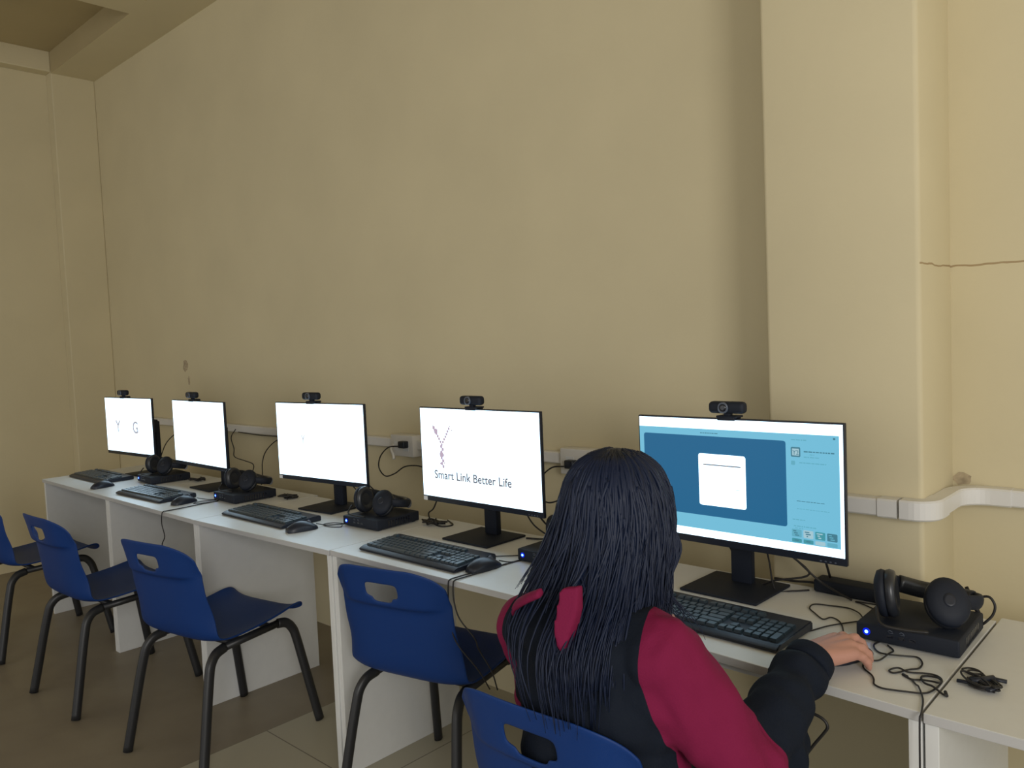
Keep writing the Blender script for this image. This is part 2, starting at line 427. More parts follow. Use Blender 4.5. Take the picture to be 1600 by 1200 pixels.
# ------------------------------------------------------------------ monitors
DZ = .7505
def text_mesh(s, size, m, parent, loc, bold=.0, sx=1.0, space=1.0):
    cu = bpy.data.curves.new('t', 'FONT'); cu.body = s; cu.size = size; cu.extrude = .00015; cu.align_x = 'LEFT'; cu.space_character = space; cu.offset = bold
    t = bpy.data.objects.new('t', cu); COL.objects.link(t)
    dg = bpy.context.evaluated_depsgraph_get(); dg.update()
    me = bpy.data.meshes.new_from_object(t.evaluated_get(dg)); bpy.data.objects.remove(t)
    me.materials.clear(); me.materials.append(m)
    o = bpy.data.objects.new('screen_text', me); COL.objects.link(o); o.parent = parent
    o.rotation_euler = (R(90), 0, 0); o.location = loc; o.scale = (sx, 1, 1)
    return o
W2, H0, H1 = .2695, .1235, .4405      # half width, bottom and top of the panel above the desk
SX0, SX1, SZ0, SZ1 = -.2655, .2655, .1415, .4365
def rect(bm, x0, z0, x1, z1, y, r_=0, mi=0, dep=.0002):
    pts = []
    if r_:
        for cx, cz, a0 in ((x1-r_, z1-r_, 0), (x0+r_, z1-r_, 90), (x0+r_, z0+r_, 180), (x1-r_, z0+r_, 270)):
            for k in range(5):
                a = R(a0+90*k/4); pts.append((cx+r_*math.cos(a), cz+r_*math.sin(a)))
    else: pts = [(x0, z0), (x1, z0), (x1, z1), (x0, z1)][::-1]
    f = [bm.verts.new((p[0], y, p[1])) for p in pts]; g = [bm.verts.new((p[0], y+dep, p[1])) for p in pts]
    q = bm.faces.new(f); q.material_index = mi; q = bm.faces.new(g[::-1]); q.material_index = mi
    for i in range(len(pts)):
        q = bm.faces.new((f[i], g[i], g[(i+1) % len(pts)], f[(i+1) % len(pts)])); q.material_index = mi
def monitor(x, y, rz, dz, label, base=(-.02, .09), sticker=False):
    """x,y = centre of the screen's front face; base centre sits base metres behind it."""
    root = empty('monitor', (x, y, DZ), R(rz)); tag(root, label, 'monitor', 'monitors along the desks')
    bm = B(); box(bm, (-W2, 0, H0+dz), (W2, .012, H1+dz), .002)
    box(bm, (-W2+.08, .012, H0+.03+dz), (W2-.08, .038, H1-.09+dz), .012); smooth_by_angle(obj('housing', bm, M['black'], root))
    bm = B(); rect(bm, SX0, SZ0+dz, SX1, SZ1+dz, -.0006, dep=.0006); sc = obj('screen', bm, M['scr'], root)
    bx, by = base
    bm = B(); prism(bm, [(bx-.105, by-.09), (bx+.105, by-.09), (bx+.105, by+.095), (bx-.105, by+.095)], 0, .007, .0025)
    smooth_by_angle(obj('stand_base', bm, M['matte'], root))
    bm = B(); box(bm, (bx-.028, by+.035, .006), (bx+.028, by+.060, .30+dz), .004); box(bm, (bx-.04, .04, .24+dz), (bx+.04, by+.045, .31+dz), .004)
    smooth_by_angle(obj('stand_neck', bm, M['matte'], root))
    bm = B()
    for k in range(4): box(bm, (W2-.06+k*.011, -.001, H0+.004+dz), (W2-.056+k*.011, .0005, H0+.0065+dz))
    obj('control_button', bm, M['ring'], root)
    if sticker:
        bm = B(); rect(bm, -W2+.003, H0+.001+dz, -W2+.022, H0+.0145+dz, -.0012, dep=.001); obj('sticker', bm, M['label'], root)
    return root, sc
def webcam(parent_loc, rz, dx, ztop, label):
    root = empty('webcam', parent_loc, R(rz)); tag(root, label, 'webcam', 'webcams clipped to the monitors')
    bm = B(); box(bm, (dx-.047, -.012, ztop+.012), (dx+.047, .016, ztop+.041), .010, 4); smooth_by_angle(obj('camera_body', bm, M['matte'], root), 50)
    mt = Matrix.Translation((dx-.004, -.012, ztop+.0265)) @ Matrix.Rotation(R(90), 4, 'X')
    bm = B(); lathe(bm, [(.0135, -.001), (.0135, .004), (.0105, .005), (.0095, .003)], 24, mt); ln = obj('lens_ring', bm, M['ring'], root)
    bm = B(); lathe(bm, [(.0094, .002), (.0092, .0042), (.005, .0052)], 20, mt); obj('lens', bm, M['lens'], ln)
    bm = B(); box(bm, (dx-.010, -.002, ztop+.004), (dx+.008, .012, ztop+.016), .002); box(bm, (dx-.028, -.006, ztop+.0012), (dx+.026, .030, ztop+.0065), .002)
    box(bm, (dx-.024, -.0075, ztop-.005), (dx+.022, -.0035, ztop+.004), .0015); box(bm, (dx-.018, .028, ztop-.035), (dx+.018, .034, ztop+.004), .002)
    smooth_by_angle(obj('clip', bm, M['matte'], root))
    return root
mons = [(-4.49, 1.745, 3.5, -.014, 'monitor at the far left end showing faint Y and G letters on white', (.03, .085)),
        (-3.655, 1.735, -1, -.012, 'second monitor from the left showing a plain white screen', (-.03, .09)),
        (-2.695, 1.765, 5, -.002, 'third monitor from the left, nearly blank white with one faint mark', (-.055, .09)),
        (-1.80, 1.755, 0, .001, 'monitor reading Smart Link Better Life left of the person', (-.075, .085)),
        (-.922, 1.755, -1, .003, 'monitor the person is using, with a blue window and white box', (-.045, .075))]
scr = []
wl = ['black webcam on top of the far left monitor', 'black webcam on top of the second monitor', 'black webcam on top of the third monitor from the left',
      'black webcam on the monitor reading Smart Link Better Life', 'black webcam with round lens on the monitor the person uses']
wdx = [-.045, -.045, -.035, -.015, -.01]
for i, (x, y, rz, dz, lb, bs) in enumerate(mons):
    r_, s_ = monitor(x, y, rz, dz, lb, bs, sticker=i in (2, 3)); scr.append((r_, s_, dz))
    webcam((x, y, DZ), rz, wdx[i], H1+dz, wl[i])
YT = -.0009
# far left screen: Y and a G-like mark
text_mesh('Y', .09, M['scr_faint'], scr[0][1], (-.15, YT, .25+scr[0][2]), bold=.0015); text_mesh('G', .09, M['scr_faint'], scr[0][1], (.045, YT, .25+scr[0][2]), bold=.0015)
# third screen: a faint Y
text_mesh('Y', .055, M['scr_faint'], scr[2][1], (-.11, YT, .27), sx=.7)
# fourth screen: dotted Y mark and slogan
dz = scr[3][2]
text_mesh('Smart Link Better Life', .0385, M['scr_txt'], scr[3][1], (-.206, YT, .204+dz), bold=.0007, space=1.02)
bm = B(); random.seed(11)
def dot(x, z, s):
    s *= 1.35; z = .372+dz+(z-.372-dz)*.82; x -= .004; rect(bm, x-s/2, z-s/2, x+s/2, z+s/2, YT, r_=s*.35)
for k in range(7):      # left arm, right arm, stem of the mark
    dot(-.196+k*.0062, .372-k*.011+dz, .009-.0005*k)
    dot(-.122-k*.0062, .372-k*.011+dz, .0065)
for k in range(8): dot(-.160+(.004 if k % 2 else -.003), .298-k*.0115+dz, .008)
dot(-.186, .358+dz, .013); dot(-.163, .265+dz, .013)
for a, b_ in ((-.20, .38), (-.118, .381), (-.108, .366), (-.15, .232), (-.17, .228)): dot(a, b_+dz, .004)
obj('screen_logo', bm, M['scr_mark'], scr[3][1])
# fifth screen: window, dark area, white box, side panel
def ui():
    s_, dz = scr[4][1], scr[4][2]
    u0, u1, v0, v1 = SX0, SX1, SZ0+dz, SZ1+dz
    U = lambda u: u0+(u1-u0)*u
    Z = lambda v: v1-(v1-v0)*v
    def panel(name, a, b_, c, d_, m, y, r_=0):
        bm = B(); rect(bm, U(a), Z(d_), U(c), Z(b_), y, r_=r_); return obj(name, bm, m, s_)
    panel('app_window', .0, .083, .985, .935, M['ui_panel'], -.0010)
    panel('image_backdrop', .025, .142, .755, .815, M['ui_dark'], -.0013, .006)
    panel('document_page', .327, .29, .565, .725, M['scr'], -.0016, .006)
    bm = B(); rect(bm, U(.352), Z(.386), U(.542), Z(.376), -.0019); rect(bm, U(.515), Z(.575), U(.535), Z(.571), -.0019); obj('page_text', bm, M['scr_txt'], s_)
    bm = B()
    random.seed(4)
    def words(a, v, c, h):
        x = a
        while x < c:
            w_ = random.uniform(.006, .02); rect(bm, U(x), Z(v+h), U(min(c, x+w_)), Z(v), -.0016); x += w_+.003
    words(.34, .113, .43, .007); words(.835, .212, .965, .009); words(.80, .60, .92, .005)
    obj('interface_text', bm, M['ui_line'], s_)
    bm = B()
    words(.78, .125, .85, .008); words(.86, .235, .88, .006); words(.835, .255, .90, .007); words(.815, .300, .93, .008)
    words(.78, .745, .835, .007); words(.785, .795, .885, .008); words(.79, .812, .825, .006); words(.80, .66, .94, .005)
    obj('interface_text', bm, M['ui_mid'], s_)
    # profile picture, small icon, thumbnails
    bm = B(); rect(bm, U(.778), Z(.262), U(.820), Z(.185), -.0014, .003); obj('profile_picture', bm, M['ui_line'], s_)
    bm = B(); rect(bm, U(.784), Z(.250), U(.814), Z(.197), -.0017, .001); obj('profile_picture', bm, M['ui_pale'], s_)
    text_mesh('Y2', .0155, M['ui_line'], s_, (U(.786), -.0019, Z(.245)), sx=.85)
    bm = B(); rect(bm, U(.778), Z(.325), U(.796), Z(.292), -.0014, .002); obj('small_icon', bm, M['ui_mid'], s_)
    bm = B(); rect(bm, U(.960), Z(.115), U(.970), Z(.100), -.0014, .001); obj('small_icon', bm, M['ui_line'], s_)
    tm = [M['ui_mid'], M['ui_pale'], M['ui_teal'], M['ui_line']]
    for k in range(4):
        a = .775+k*.051
        panel('thumbnail', a, .825, a+.043, .885, tm[k], -.0013, .002)
        panel('thumbnail', a, .897, a+.043, .927, [M['ui_teal'], M['ui_teal'], M['ui_pale'], M['ui_mid']][k], -.0013, .002)
        bm = B()
        for q in range(3):
            zz = .835+q*.016; rect(bm, U(a+.006+.004*q), Z(zz+.008), U(a+.02+.006*((q+k) % 3)), Z(zz), -.0016)
        rect(bm, U(a+.012), Z(.915), U(a+.03), Z(.906), -.0016)
        obj('thumbnail_detail', bm, [M['ui_line'], M['ui_line'], M['ui_pale'], M['ui_mid']][k], s_)
ui()

# ------------------------------------------------------------------ keyboards
def make_keyboard(label):
    root = empty('keyboard'); tag(root, label, 'keyboard', 'black keyboards in front of the monitors')
    L_, D_ = .225, .077
    bm = B()
    prof = [(-D_-.012, .002), (-D_-.012, .007), (-D_, .013), (-D_+.01, .0145), (D_, .021), (D_+.006, .018), (D_+.006, .0)]
    lo = [bm.verts.new((-L_, y, z)) for y, z in prof]; hi = [bm.verts.new((L_, y, z)) for y, z in prof]
    bm.faces.new(lo); bm.faces.new(hi[::-1])
    for i in range(len(prof)): bm.faces.new((lo[i], lo[(i+1) % len(prof)], hi[(i+1) % len(prof)], hi[i]))
    es = [e for e in bm.edges]
    bmesh.ops.bevel(bm, geom=es, offset=.0025, segments=2, affect='EDGES')
    smooth_by_angle(obj('keyboard_case', bm, M['black'], root), 50)
    def key(bm, x0, x1, y0, y1):
        zb = lambda y: .0145+(y+D_-.01)/(2*D_-.01)*.0065
        h = .0062; i_ = .0016
        b_ = [bm.verts.new((x, y, zb(y))) for x, y in ((x0, y0), (x1, y0), (x1, y1), (x0, y1))]
        t_ = [bm.verts.new((x, y, zb(y)+h)) for x, y in ((x0+i_, y0+i_), (x1-i_, y0+i_), (x1-i_, y1-i_), (x0+i_, y1-i_))]
        bm.faces.new(b_[::-1]); bm.faces.new(t_)
        for i in range(4): bm.faces.new((b_[i], b_[(i+1) % 4], t_[(i+1) % 4], t_[i]))
    P = .019; x0 = -.213; yb = -.066; g = .0009
    bm = B()
    rows = [([1.25, 1.25, 1.25, 6.25, 1.25, 1.25, 1.25, 1.25], 0), ([2.25]+[1]*10+[2.75], 1), ([1.75]+[1]*11+[2.25], 2), ([1.5]+[1]*12+[1.5], 3), ([1]*13+[2], 4)]
    for ws, rI in rows:
        x = x0
        for w_ in ws: key(bm, x+g, x+w_*P-g, yb+rI*P+g, yb+(rI+1)*P-g); x += w_*P
    x = x0
    for k, w_ in enumerate([1, -1, 1, 1, 1, 1, -.5, 1, 1, 1, 1, -.5, 1, 1, 1, 1]):
        if w_ > 0: key(bm, x+g, x+P-g, yb+5.6*P+g, yb+6.5*P-g)
        x += abs(w_)*P
    obj('key_block', bm, M['key'], root)
    bm = B(); xn = x0+15.25*P
    for k in range(3):
        for rI in (3, 4, 5.55): key(bm, xn+k*P+g, xn+(k+1)*P-g, yb+rI*P+g, yb+(rI+.95)*P-g)
        key(bm, xn+k*P+g, xn+(k+1)*P-g, yb+g, yb+P-g)
    key(bm, xn+P+g, xn+2*P-g, yb+P+g, yb+2*P-g); obj('key_block', bm, M['key'], root)
    bm = B(); xn += 3.2*P
    for k in range(4):
        for rI in range(5):
            if k == 3 and rI in (1, 3): continue
            key(bm, xn+k*P+g, xn+(k+1)*P-g, yb+rI*P+g, yb+(rI+(2 if k == 3 and rI in (0, 2) else 1))*P-g)
    obj('key_block', bm, M['key'], root)
    return root
kbs = [(-4.57, 1.615, 0, 'black keyboard at the far left end of the desks'), (-3.745, 1.555, 2, 'black keyboard in front of the second monitor'),
       (-2.815, 1.605, 0, 'black keyboard in front of the third monitor'), (-1.88, 1.592, 0, 'black keyboard before the monitor reading Smart Link Better Life'),
       (-.925, 1.593, -1, 'dark keyboard beside the person\'s right hand')]
k0 = make_keyboard(kbs[0][3])
for i, (x, y, a, lb) in enumerate(kbs):
    k = k0 if i == 0 else copy_tree(k0)
    k.location = (x, y, DZ); k.rotation_euler = (0, 0, R(a)); k['label'] = lb

# ------------------------------------------------------------------ mice
def make_mouse(label):
    root = empty('computer_mouse'); tag(root, label, 'mouse', 'black wired mice beside the keyboards')
    bm = B(); n = 14; rings = []
    for i in range(n+1):
        t = i/n; y = -.055+.11*t
        w_ = .031*(math.sin(math.pi*min(1, max(0, .06+t*.88)))**.42)*(1-.08*math.cos(2*math.pi*(t-.5)))
        h = .034*(math.sin(math.pi*min(1, (.10+t*.84)))**.6)*(1-.22*(t-.35)**2*4*.5)
        rings.append([bm.verts.new((w_*math.cos(math.pi*k/12)*(1 if k not in (0, 12) else .97), y, max(0.0005, h*math.sin(math.pi*k/12)**.75) if k not in (0, 12) else 0.0)) for k in range(13)])
    for a, b_ in zip(rings, rings[1:]):
        for k in range(12): bm.faces.new((a[k], a[k+1], b_[k+1], b_[k]))
        bm.faces.new((a[12], a[0], b_[0], b_[12]))
    bm.faces.new(rings[0][::-1]); bm.faces.new(rings[-1])
    smooth_by_angle(obj('mouse_body', bm, M['black'], root), 60)
    bm = B(); lathe(bm, [(.008, -.003), (.0095, 0), (.008, .003)], 16, Matrix.Translation((0, .026, .0245)) @ Matrix.Rotation(R(90), 4, 'Y')); obj('scroll_wheel', bm, M['ring'], root)
    return root
ms = [(-4.235, 1.50, 15, 'black mouse on the far left desk, by the desk edge'), (-3.43, 1.545, 10, 'black mouse right of the second keyboard'),
      (-2.515, 1.555, -12, 'black mouse right of the third keyboard'), (-1.622, 1.588, -5, 'black mouse overlapping the fourth keyboard end'),
      (-.588, 1.567, -22, 'black mouse under the person\'s right hand')]
m0 = make_mouse(ms[0][3])
for i, (x, y, a, lb) in enumerate(ms):
    k = m0 if i == 0 else copy_tree(m0)
    k.location = (x, y, DZ); k.rotation_euler = (0, 0, R(a)); k['label'] = lb

# ------------------------------------------------------------------ mini PCs and headsets
def make_pc(label):
    root = empty('mini_computer'); tag(root, label, 'computer', 'black mini computers beside the monitors')
    bm = B(); box(bm, (-.097, -.1, .003), (.097, .1, .038), .004, 3)
    for sx in (-.08, .08):
        for sy in (-.08, .08): box(bm, (sx-.008, sy-.008, 0), (sx+.008, sy+.008, .004))
    smooth_by_angle(obj('computer_case', bm, M['matte'], root))
    mt = lambda x, z: Matrix.Translation((x, -.1, z)) @ Matrix.Rotation(R(90), 4, 'X')
    bm = B(); lathe(bm, [(.0075, -.001), (.0075, .0008), (.006, .001)], 20, mt(-.076, .021)); pb = obj('power_button', bm, M['ledglow'], root)
    bm = B(); lathe(bm, [(.0034, .0005), (.0034, .0016), (.0015, .002)], 16, mt(-.076, .021)); obj('indicator_light', bm, M['led'], pb)
    bm = B()
    for x in (-.03, -.008, .012): box(bm, (x-.0065, -.1006, .016), (x+.0065, -.0995, .0225), .0003)
    obj('usb_port', bm, M['lens'], root)
    bm = B()
    for x in (-.03, -.008):
        tube(bm, [(x-.004, -.1008, .030), (x, -.1008, .0325), (x+.005, -.1008, .030)], .0007, seg=6); tube(bm, [(x-.003, -.1008, .0275), (x+.006, -.1008, .0275)], .0006, seg=6, smooth=False)
    obj('port_symbol', bm, M['ring'], root)
    bm = B()
    for k in range(9): box(bm, (.0965, -.05+k*.012, .010), (.0975, -.044+k*.012, .030))
    obj('side_vent', bm, M['lens'], root)
    return root
pcs = [(-4.145, 1.77, -4, 'black mini computer on the far left desk, between the first two monitors'), (-3.285, 1.755, -2, 'black mini computer between the second and third monitors'),
       (-2.355, 1.79, 2, 'black mini computer with blue light between third and fourth monitors'), (-1.50, 1.805, 0, 'black mini computer beside the person\'s long hair'),
       (-.513, 1.776, 1, 'large black mini computer with blue light right of the person\'s hand')]
p0 = make_pc(pcs[0][3])
for i, (x, y, a, lb) in enumerate(pcs):
    k = p0 if i == 0 else copy_tree(p0)
    k.location = (x, y, DZ); k.rotation_euler = (0, 0, R(a)); k['label'] = lb

def make_headset(label):
    root = empty('headset'); tag(root, label, 'headset', 'black headsets resting on the mini computers')
    # cup A stands edge-on at the left, cup B leans with its outer face showing; band lies behind
    A = Matrix.Translation((-.058, -.040, .050)) @ Matrix.Rotation(R(12), 4, 'Z') @ Matrix.Rotation(R(84), 4, 'Y')
    Bm = Matrix.Translation((.042, -.022, .044)) @ Matrix.Rotation(R(-60), 4, 'Z') @ Matrix.Rotation(R(58), 4, 'Y')
    for mt, sgn in ((A, -1), (Bm, 1)):
        mt2 = mt @ Matrix.Diagonal((1.12, .92, sgn, 1))
        bm = B(); lathe(bm, [(.030, .002), (.041, .004), (.043, .010), (.040, .018), (.026, .024), (.010, .0255)], 28, mt2); c = obj('ear_cup', bm, M['matte'], root)
        bm = B(); lathe(bm, [(.020, -.008), (.030, -.016), (.040, -.014), (.043, -.006), (.041, .002), (.032, .004)], 28, mt2); obj('ear_cushion', bm, M['cushion'], c)
        bm = B(); lathe(bm, [(.012, .0245), (.012, .0262), (.008, .0268)], 20, mt2); obj('cup_badge', bm, M['black'], c)
    band = [(-.070, -.035, .066), (-.080, .01, .062), (-.070, .055, .044), (-.03, .082, .030), (.02, .088, .028), (.068, .068, .032), (.086, .03, .040), (.070, -.01, .048)]
    bm = B(); tube(bm, band, lambda s: (.015, .007), seg=12, flat=(0, 0, 1)); hb = obj('headband', bm, M['matte'], root)
    bm = B(); tube(bm, band[2:6], lambda s: (.018, .012), seg=12, flat=(0, 0, 1)); obj('band_padding', bm, M['cushion'], hb)
    bm = B(); tube(bm, [(-.065, -.09, .035), (-.05, -.115, .012), (-.01, -.108, .006), (.03, -.096, .006)], .003, seg=8); obj('microphone_boom', bm, M['rubber'], root)
    return root
hsl = ['black headset on the mini computer at the far left desk', 'black headset on the mini computer between second and third monitors',
       'black headset on the mini computer between third and fourth monitors', 'black headset behind the person, right of the fourth monitor', 'large black headset on the mini computer right of the person\'s hand']
h0 = make_headset(hsl[0])
hp = [(-4.13, 1.78, 0, 1.0), (-3.285, 1.775, 0, 1.0), (-2.35, 1.795, -5, 1.0), (-1.46, 1.83, 0, .95), (-.50, 1.775, 0, 1.05)]
for i, (x, y, a, s_) in enumerate(hp):
    k = h0 if i == 0 else copy_tree(h0)
    k.location = (x, y, DZ+.0385); k.rotation_euler = (0, 0, R(a)); k.scale = (s_,)*3; k['label'] = hsl[i]

# ------------------------------------------------------------------ cables
def cable(name, pts, rad, label, cat='cable', group=None, z=None, n=6, ends=None, material=None):
    bm = B()
    P = [(p[0], p[1], p[2] if len(p) > 2 else z) for p in pts]
    tube(bm, P, rad, seg=8, n=n)
    if ends:
        for a, b_, r_ in ends: tube(bm, [a, b_], r_, seg=8, smooth=False)
    o = obj(name, bm, material or M['rubber']); tag(o, label, cat, group); return o
cz = DZ+.0022
cable('headset_cable', [(-.562, 1.69, cz), (-.567, 1.657, cz), (-.549, 1.627, cz), (-.526, 1.62, cz+.002), (-.499, 1.637, cz), (-.48, 1.643, cz), (-.465, 1.62, cz), (-.463, 1.591, cz), (-.476, 1.574, cz), (-.49, 1.545, cz), (-.499, 1.543, cz), (-.503, 1.553, cz),
      (-.491, 1.564, cz+.003), (-.472, 1.562, cz), (-.449, 1.574, cz), (-.43, 1.577, cz), (-.417, 1.565, cz), (-.413, 1.545, cz), (-.415, 1.513, cz), (-.424, 1.487, cz), (-.447, 1.476, cz), (-.47, 1.468, cz), (-.488, 1.464, cz), (-.504, 1.472, cz), (-.512, 1.493, cz),
      (-.522, 1.51, cz), (-.543, 1.531, cz), (-.551, 1.555, cz), (-.547, 1.573, cz), (-.533, 1.587, cz), (-.526, 1.62, cz+.004), (-.527, 1.65, cz), (-.545, 1.672, cz)], .0017,
      'long black cable looping on the desk before the nearest mini computer')
cable('audio_cable', [(-.478, 1.546, cz), (-.459, 1.533, cz), (-.444, 1.541, cz), (-.427, 1.541, cz+.002), (-.414, 1.537, cz+.004), (-.412, 1.548, cz+.004), (-.424, 1.563, cz+.002), (-.44, 1.565, cz), (-.448, 1.556, cz), (-.442, 1.536, cz+.002), (-.432, 1.522, cz+.003), (-.418, 1.515, cz+.004), (-.40, 1.50, cz+.002), (-.393, 1.497, cz+.001)], .0019,
      'tangled black audio lead ending in a plug on the desk seam', ends=[((-.478, 1.546, cz), (-.468, 1.540, cz), .0028), ((-.397, 1.512, cz+.001), (-.391, 1.497, cz+.001), .003)])
cable('seam_cable', [(-.459, 1.533, cz), (-.446, 1.515, cz), (-.439, 1.505, cz+.002), (-.424, 1.474, cz), (-.416, 1.45, cz), (-.408, 1.415, cz), (-.4065, 1.402, .748), (-.407, 1.399, .735), (-.4072, 1.398, .60), (-.4072, 1.40, .2)], .0016,
      'thin black lead running over the desk seam and down the gap')
# coiled cable bundle on the right desk
def coil():
    root = empty('coiled_cable', (-.355, 1.58, DZ)); tag(root, 'bundled black cable with plugs on the right-hand desk', 'cable')
    inv = Vector((-.355, 1.58, DZ))
    bm = B(); random.seed(21)
    for k in range(9):
        cx, cy = random.uniform(-.012, .014), random.uniform(-.014, .006)
        pts = []
        a0 = random.uniform(0, 6.28); ra, rb = random.uniform(.018, .034), random.uniform(.008, .016)
        for q in range(11):
            a = a0+q*.62; x, y = ra*math.cos(a), rb*math.sin(a)
            th = -.75+random.uniform(-.12, .12)
            pts.append((cx+x*math.cos(th)-y*math.sin(th), cy+x*math.sin(th)+y*math.cos(th), .003+.0025*(k % 5)+random.uniform(0, .002)))
        tube(bm, pts, .0018, seg=7)
    tube(bm, [(-.003, .008, .006), (-.02, .03, .004), (-.035, .042, .003), (-.045, .055, .002), (-.038, .068, .002), (-.022, .065, .003), (-.012, .05, .004), (-.02, .038, .005), (-.033, .045, .004), (-.03, .058, .003), (-.015, .056, .004), (.002, .03, .005)], .0016, seg=7)
    obj('cable_loops', bm, M['rubber'], root)
    for a, b_ in (((.004, .03, .007), (.032, .035, .005)), ((-.012, -.008, .006), (-.038, -.008, .004)), ((.016, -.03, .008), (.026, -.004, .008))):
        bm = B(); tube(bm, [a, b_], lambda s: (.0048, .0034), seg=8, smooth=False, flat=(1, 1, 0)); obj('plug', bm, M['black'], root)
    bm = B(); tube(bm, [(-.016, -.012, .010), (.014, .022, .011)], .006, seg=10, smooth=False); obj('cable_tie', bm, M['black'], root)
coil()
g = 'black mouse and keyboard leads'
cable('mouse_cable', [(-.600, 1.612, .762), (-.618, 1.645, cz), (-.640, 1.69, cz), (-.660, 1.733, cz), (-.679, 1.757, cz), (-.696, 1.762, cz), (-.705, 1.742, cz), (-.735, 1.77, cz), (-.757, 1.795, cz), (-.759, 1.827, cz), (-.726, 1.838, cz), (-.687, 1.845, cz), (-.655, 1.82, cz+.003), (-.632, 1.80, cz), (-.622, 1.87, cz)], .0016,
      'black mouse lead curving from the person\'s hand to the nearest mini computer', group=g)
cable('keyboard_cable', [(-.72, 1.60, cz+.012), (-.705, 1.645, cz), (-.679, 1.71, cz), (-.645, 1.765, cz), (-.625, 1.79, cz), (-.617, 1.85, cz), (-.66, 1.885, cz), (-.69, 1.90, cz), (-.64, 1.905, cz)], .0016,
      'black keyboard lead from the used keyboard to the nearest mini computer', group=g)
def aerial():
    root = empty('wifi_aerial', (-.438, 1.865, DZ+.02)); tag(root, 'black stubby aerial with looped cable behind the nearest mini computer', 'aerial')
    bm = B(); tube(bm, [(.012, .012, .012), (-.016, .03, .062)], lambda s: .0048-.001*s, seg=10, smooth=False); obj('aerial_rod', bm, M['rubber'], root)
    bm = B(); tube(bm, [(.012, .016, .006), (.006, .022, .026), (.014, .022, .046), (.030, .022, .050), (.040, .020, .034), (.036, .018, .014), (.024, .014, -.002), (.014, .016, -.012)], .0028, seg=8); obj('looped_cable', bm, M['rubber'], root)
aerial()
def adapter(x, y, rz, label, L_=.15):
    root = empty('power_adapter', (x, y, DZ), R(rz)); tag(root, label, 'power adapter', 'black power adapters behind the monitors')
    bm = B(); box(bm, (-L_/2, -.026, 0), (L_/2, .026, .032), .006, 3); smooth_by_angle(obj('adapter_brick', bm, M['matte'], root))
    bm = B(); tube(bm, [(-L_/2, 0, .015), (-L_/2-.03, .0, .012), (-L_/2-.07, .012, .004), (-L_/2-.12, .01, .003)], .003, seg=8)
    tube(bm, [(L_/2, 0, .015), (L_/2+.02, .004, .01), (L_/2+.035, .01, .003)], .003, seg=8); obj('adapter_lead', bm, M['rubber'], root)
    return root
adapter(-.715, 1.945, -2, 'black power adapter behind the nearest mini computer', .17)
adapter(-1.57, 1.94, 12, 'black power adapter right of the Smart Link Better Life monitor', .12)
g2 = 'cables hanging behind the monitors'
cable('power_cable', [(-.825, 1.86, 1.0), (-.79, 1.90, .92), (-.775, 1.93, .84), (-.768, 1.948, .785)], .0032, 'black cable arching from the used monitor down to its adapter', group=g2)
cable('display_cable', [(-1.02, 1.83, .93), (-1.00, 1.88, .84), (-.97, 1.90, .775), (-.93, 1.89, cz), (-.88, 1.88, .775), (-.80, 1.90, .80), (-.85, 1.87, .86), (-.86, 1.80, .93)], .0026, 'black cables crossing behind the stand of the used monitor', group=g2)
cable('display_cable', [(-.86, 1.82, .90), (-.82, 1.87, .84), (-.78, 1.90, .79), (-.74, 1.90, .77), (-.70, 1.905, cz)], .0026, 'black cable dropping behind the right half of the used monitor', group=g2)
cable('power_cable', [(-.885, 1.83, .90), (-.885, 1.86, .83), (-.875, 1.87, cz+.002), (-.84, 1.89, cz), (-.81, 1.92, cz)], .0022, 'thin black lead hanging behind the used monitor down to the desk', group=g2)
# fourth workstation
cable('mouse_cable', [(-1.610, 1.64, cz+.012), (-1.600, 1.68, cz), (-1.585, 1.74, cz), (-1.60, 1.80, cz), (-1.58, 1.86, cz)], .0017, 'mouse lead from the fourth mouse toward the monitor stand', group=g)
cable('keyboard_cable', [(-1.70, 1.678, cz), (-1.68, 1.70, cz), (-1.63, 1.745, cz), (-1.59, 1.80, cz), (-1.575, 1.87, cz)], .0017, 'keyboard lead behind the fourth keyboard', group=g)
cable('hanging_cable', [(-1.592, 1.715, cz), (-1.60, 1.64, cz), (-1.615, 1.56, cz), (-1.622, 1.49, cz), (-1.624, 1.459, cz-.001), (-1.625, 1.452, .742), (-1.626, 1.450, .70), (-1.628, 1.452, .66), (-1.615, 1.46, .58), (-1.56, 1.49, .50), (-1.55, 1.52, .44)], .002, 'black cable hanging over the desk edge behind the fourth chair', group='black cables hanging over the desk edge')
cable('hanging_cable', [(-1.60, 1.66, cz), (-1.60, 1.58, cz), (-1.605, 1.49, cz), (-1.608, 1.462, cz-.001), (-1.609, 1.455, .742), (-1.606, 1.452, .70), (-1.59, 1.455, .65), (-1.55, 1.47, .60), (-1.555, 1.49, .56), (-1.53, 1.51, .50), (-1.53, 1.53, .44)], .002, 'second black cable hanging over the desk edge, just right of the first', group='black cables hanging over the desk edge')
cable('power_cable', [(-1.76, 1.84, .93), (-1.75, 1.90, .86), (-1.72, 1.92, .80), (-1.66, 1.93, .765)], .0026, 'black cable behind the stand of the fourth monitor', group=g2)
cable('display_cable', [(-1.70, 1.84, .92), (-1.68, 1.89, .85), (-1.65, 1.92, .80), (-1.60, 1.94, .785)], .003, 'thick black cable behind the right half of the fourth monitor', group=g2)
cable('power_cable', [(-2.14, 1.88, .85), (-2.20, 1.91, .80), (-2.24, 1.92, .775), (-2.20, 1.90, cz), (-2.12, 1.87, cz), (-2.10, 1.91, cz), (-2.17, 1.95, cz)], .0028, 'black cable looping behind the third mini computer', group=g2)
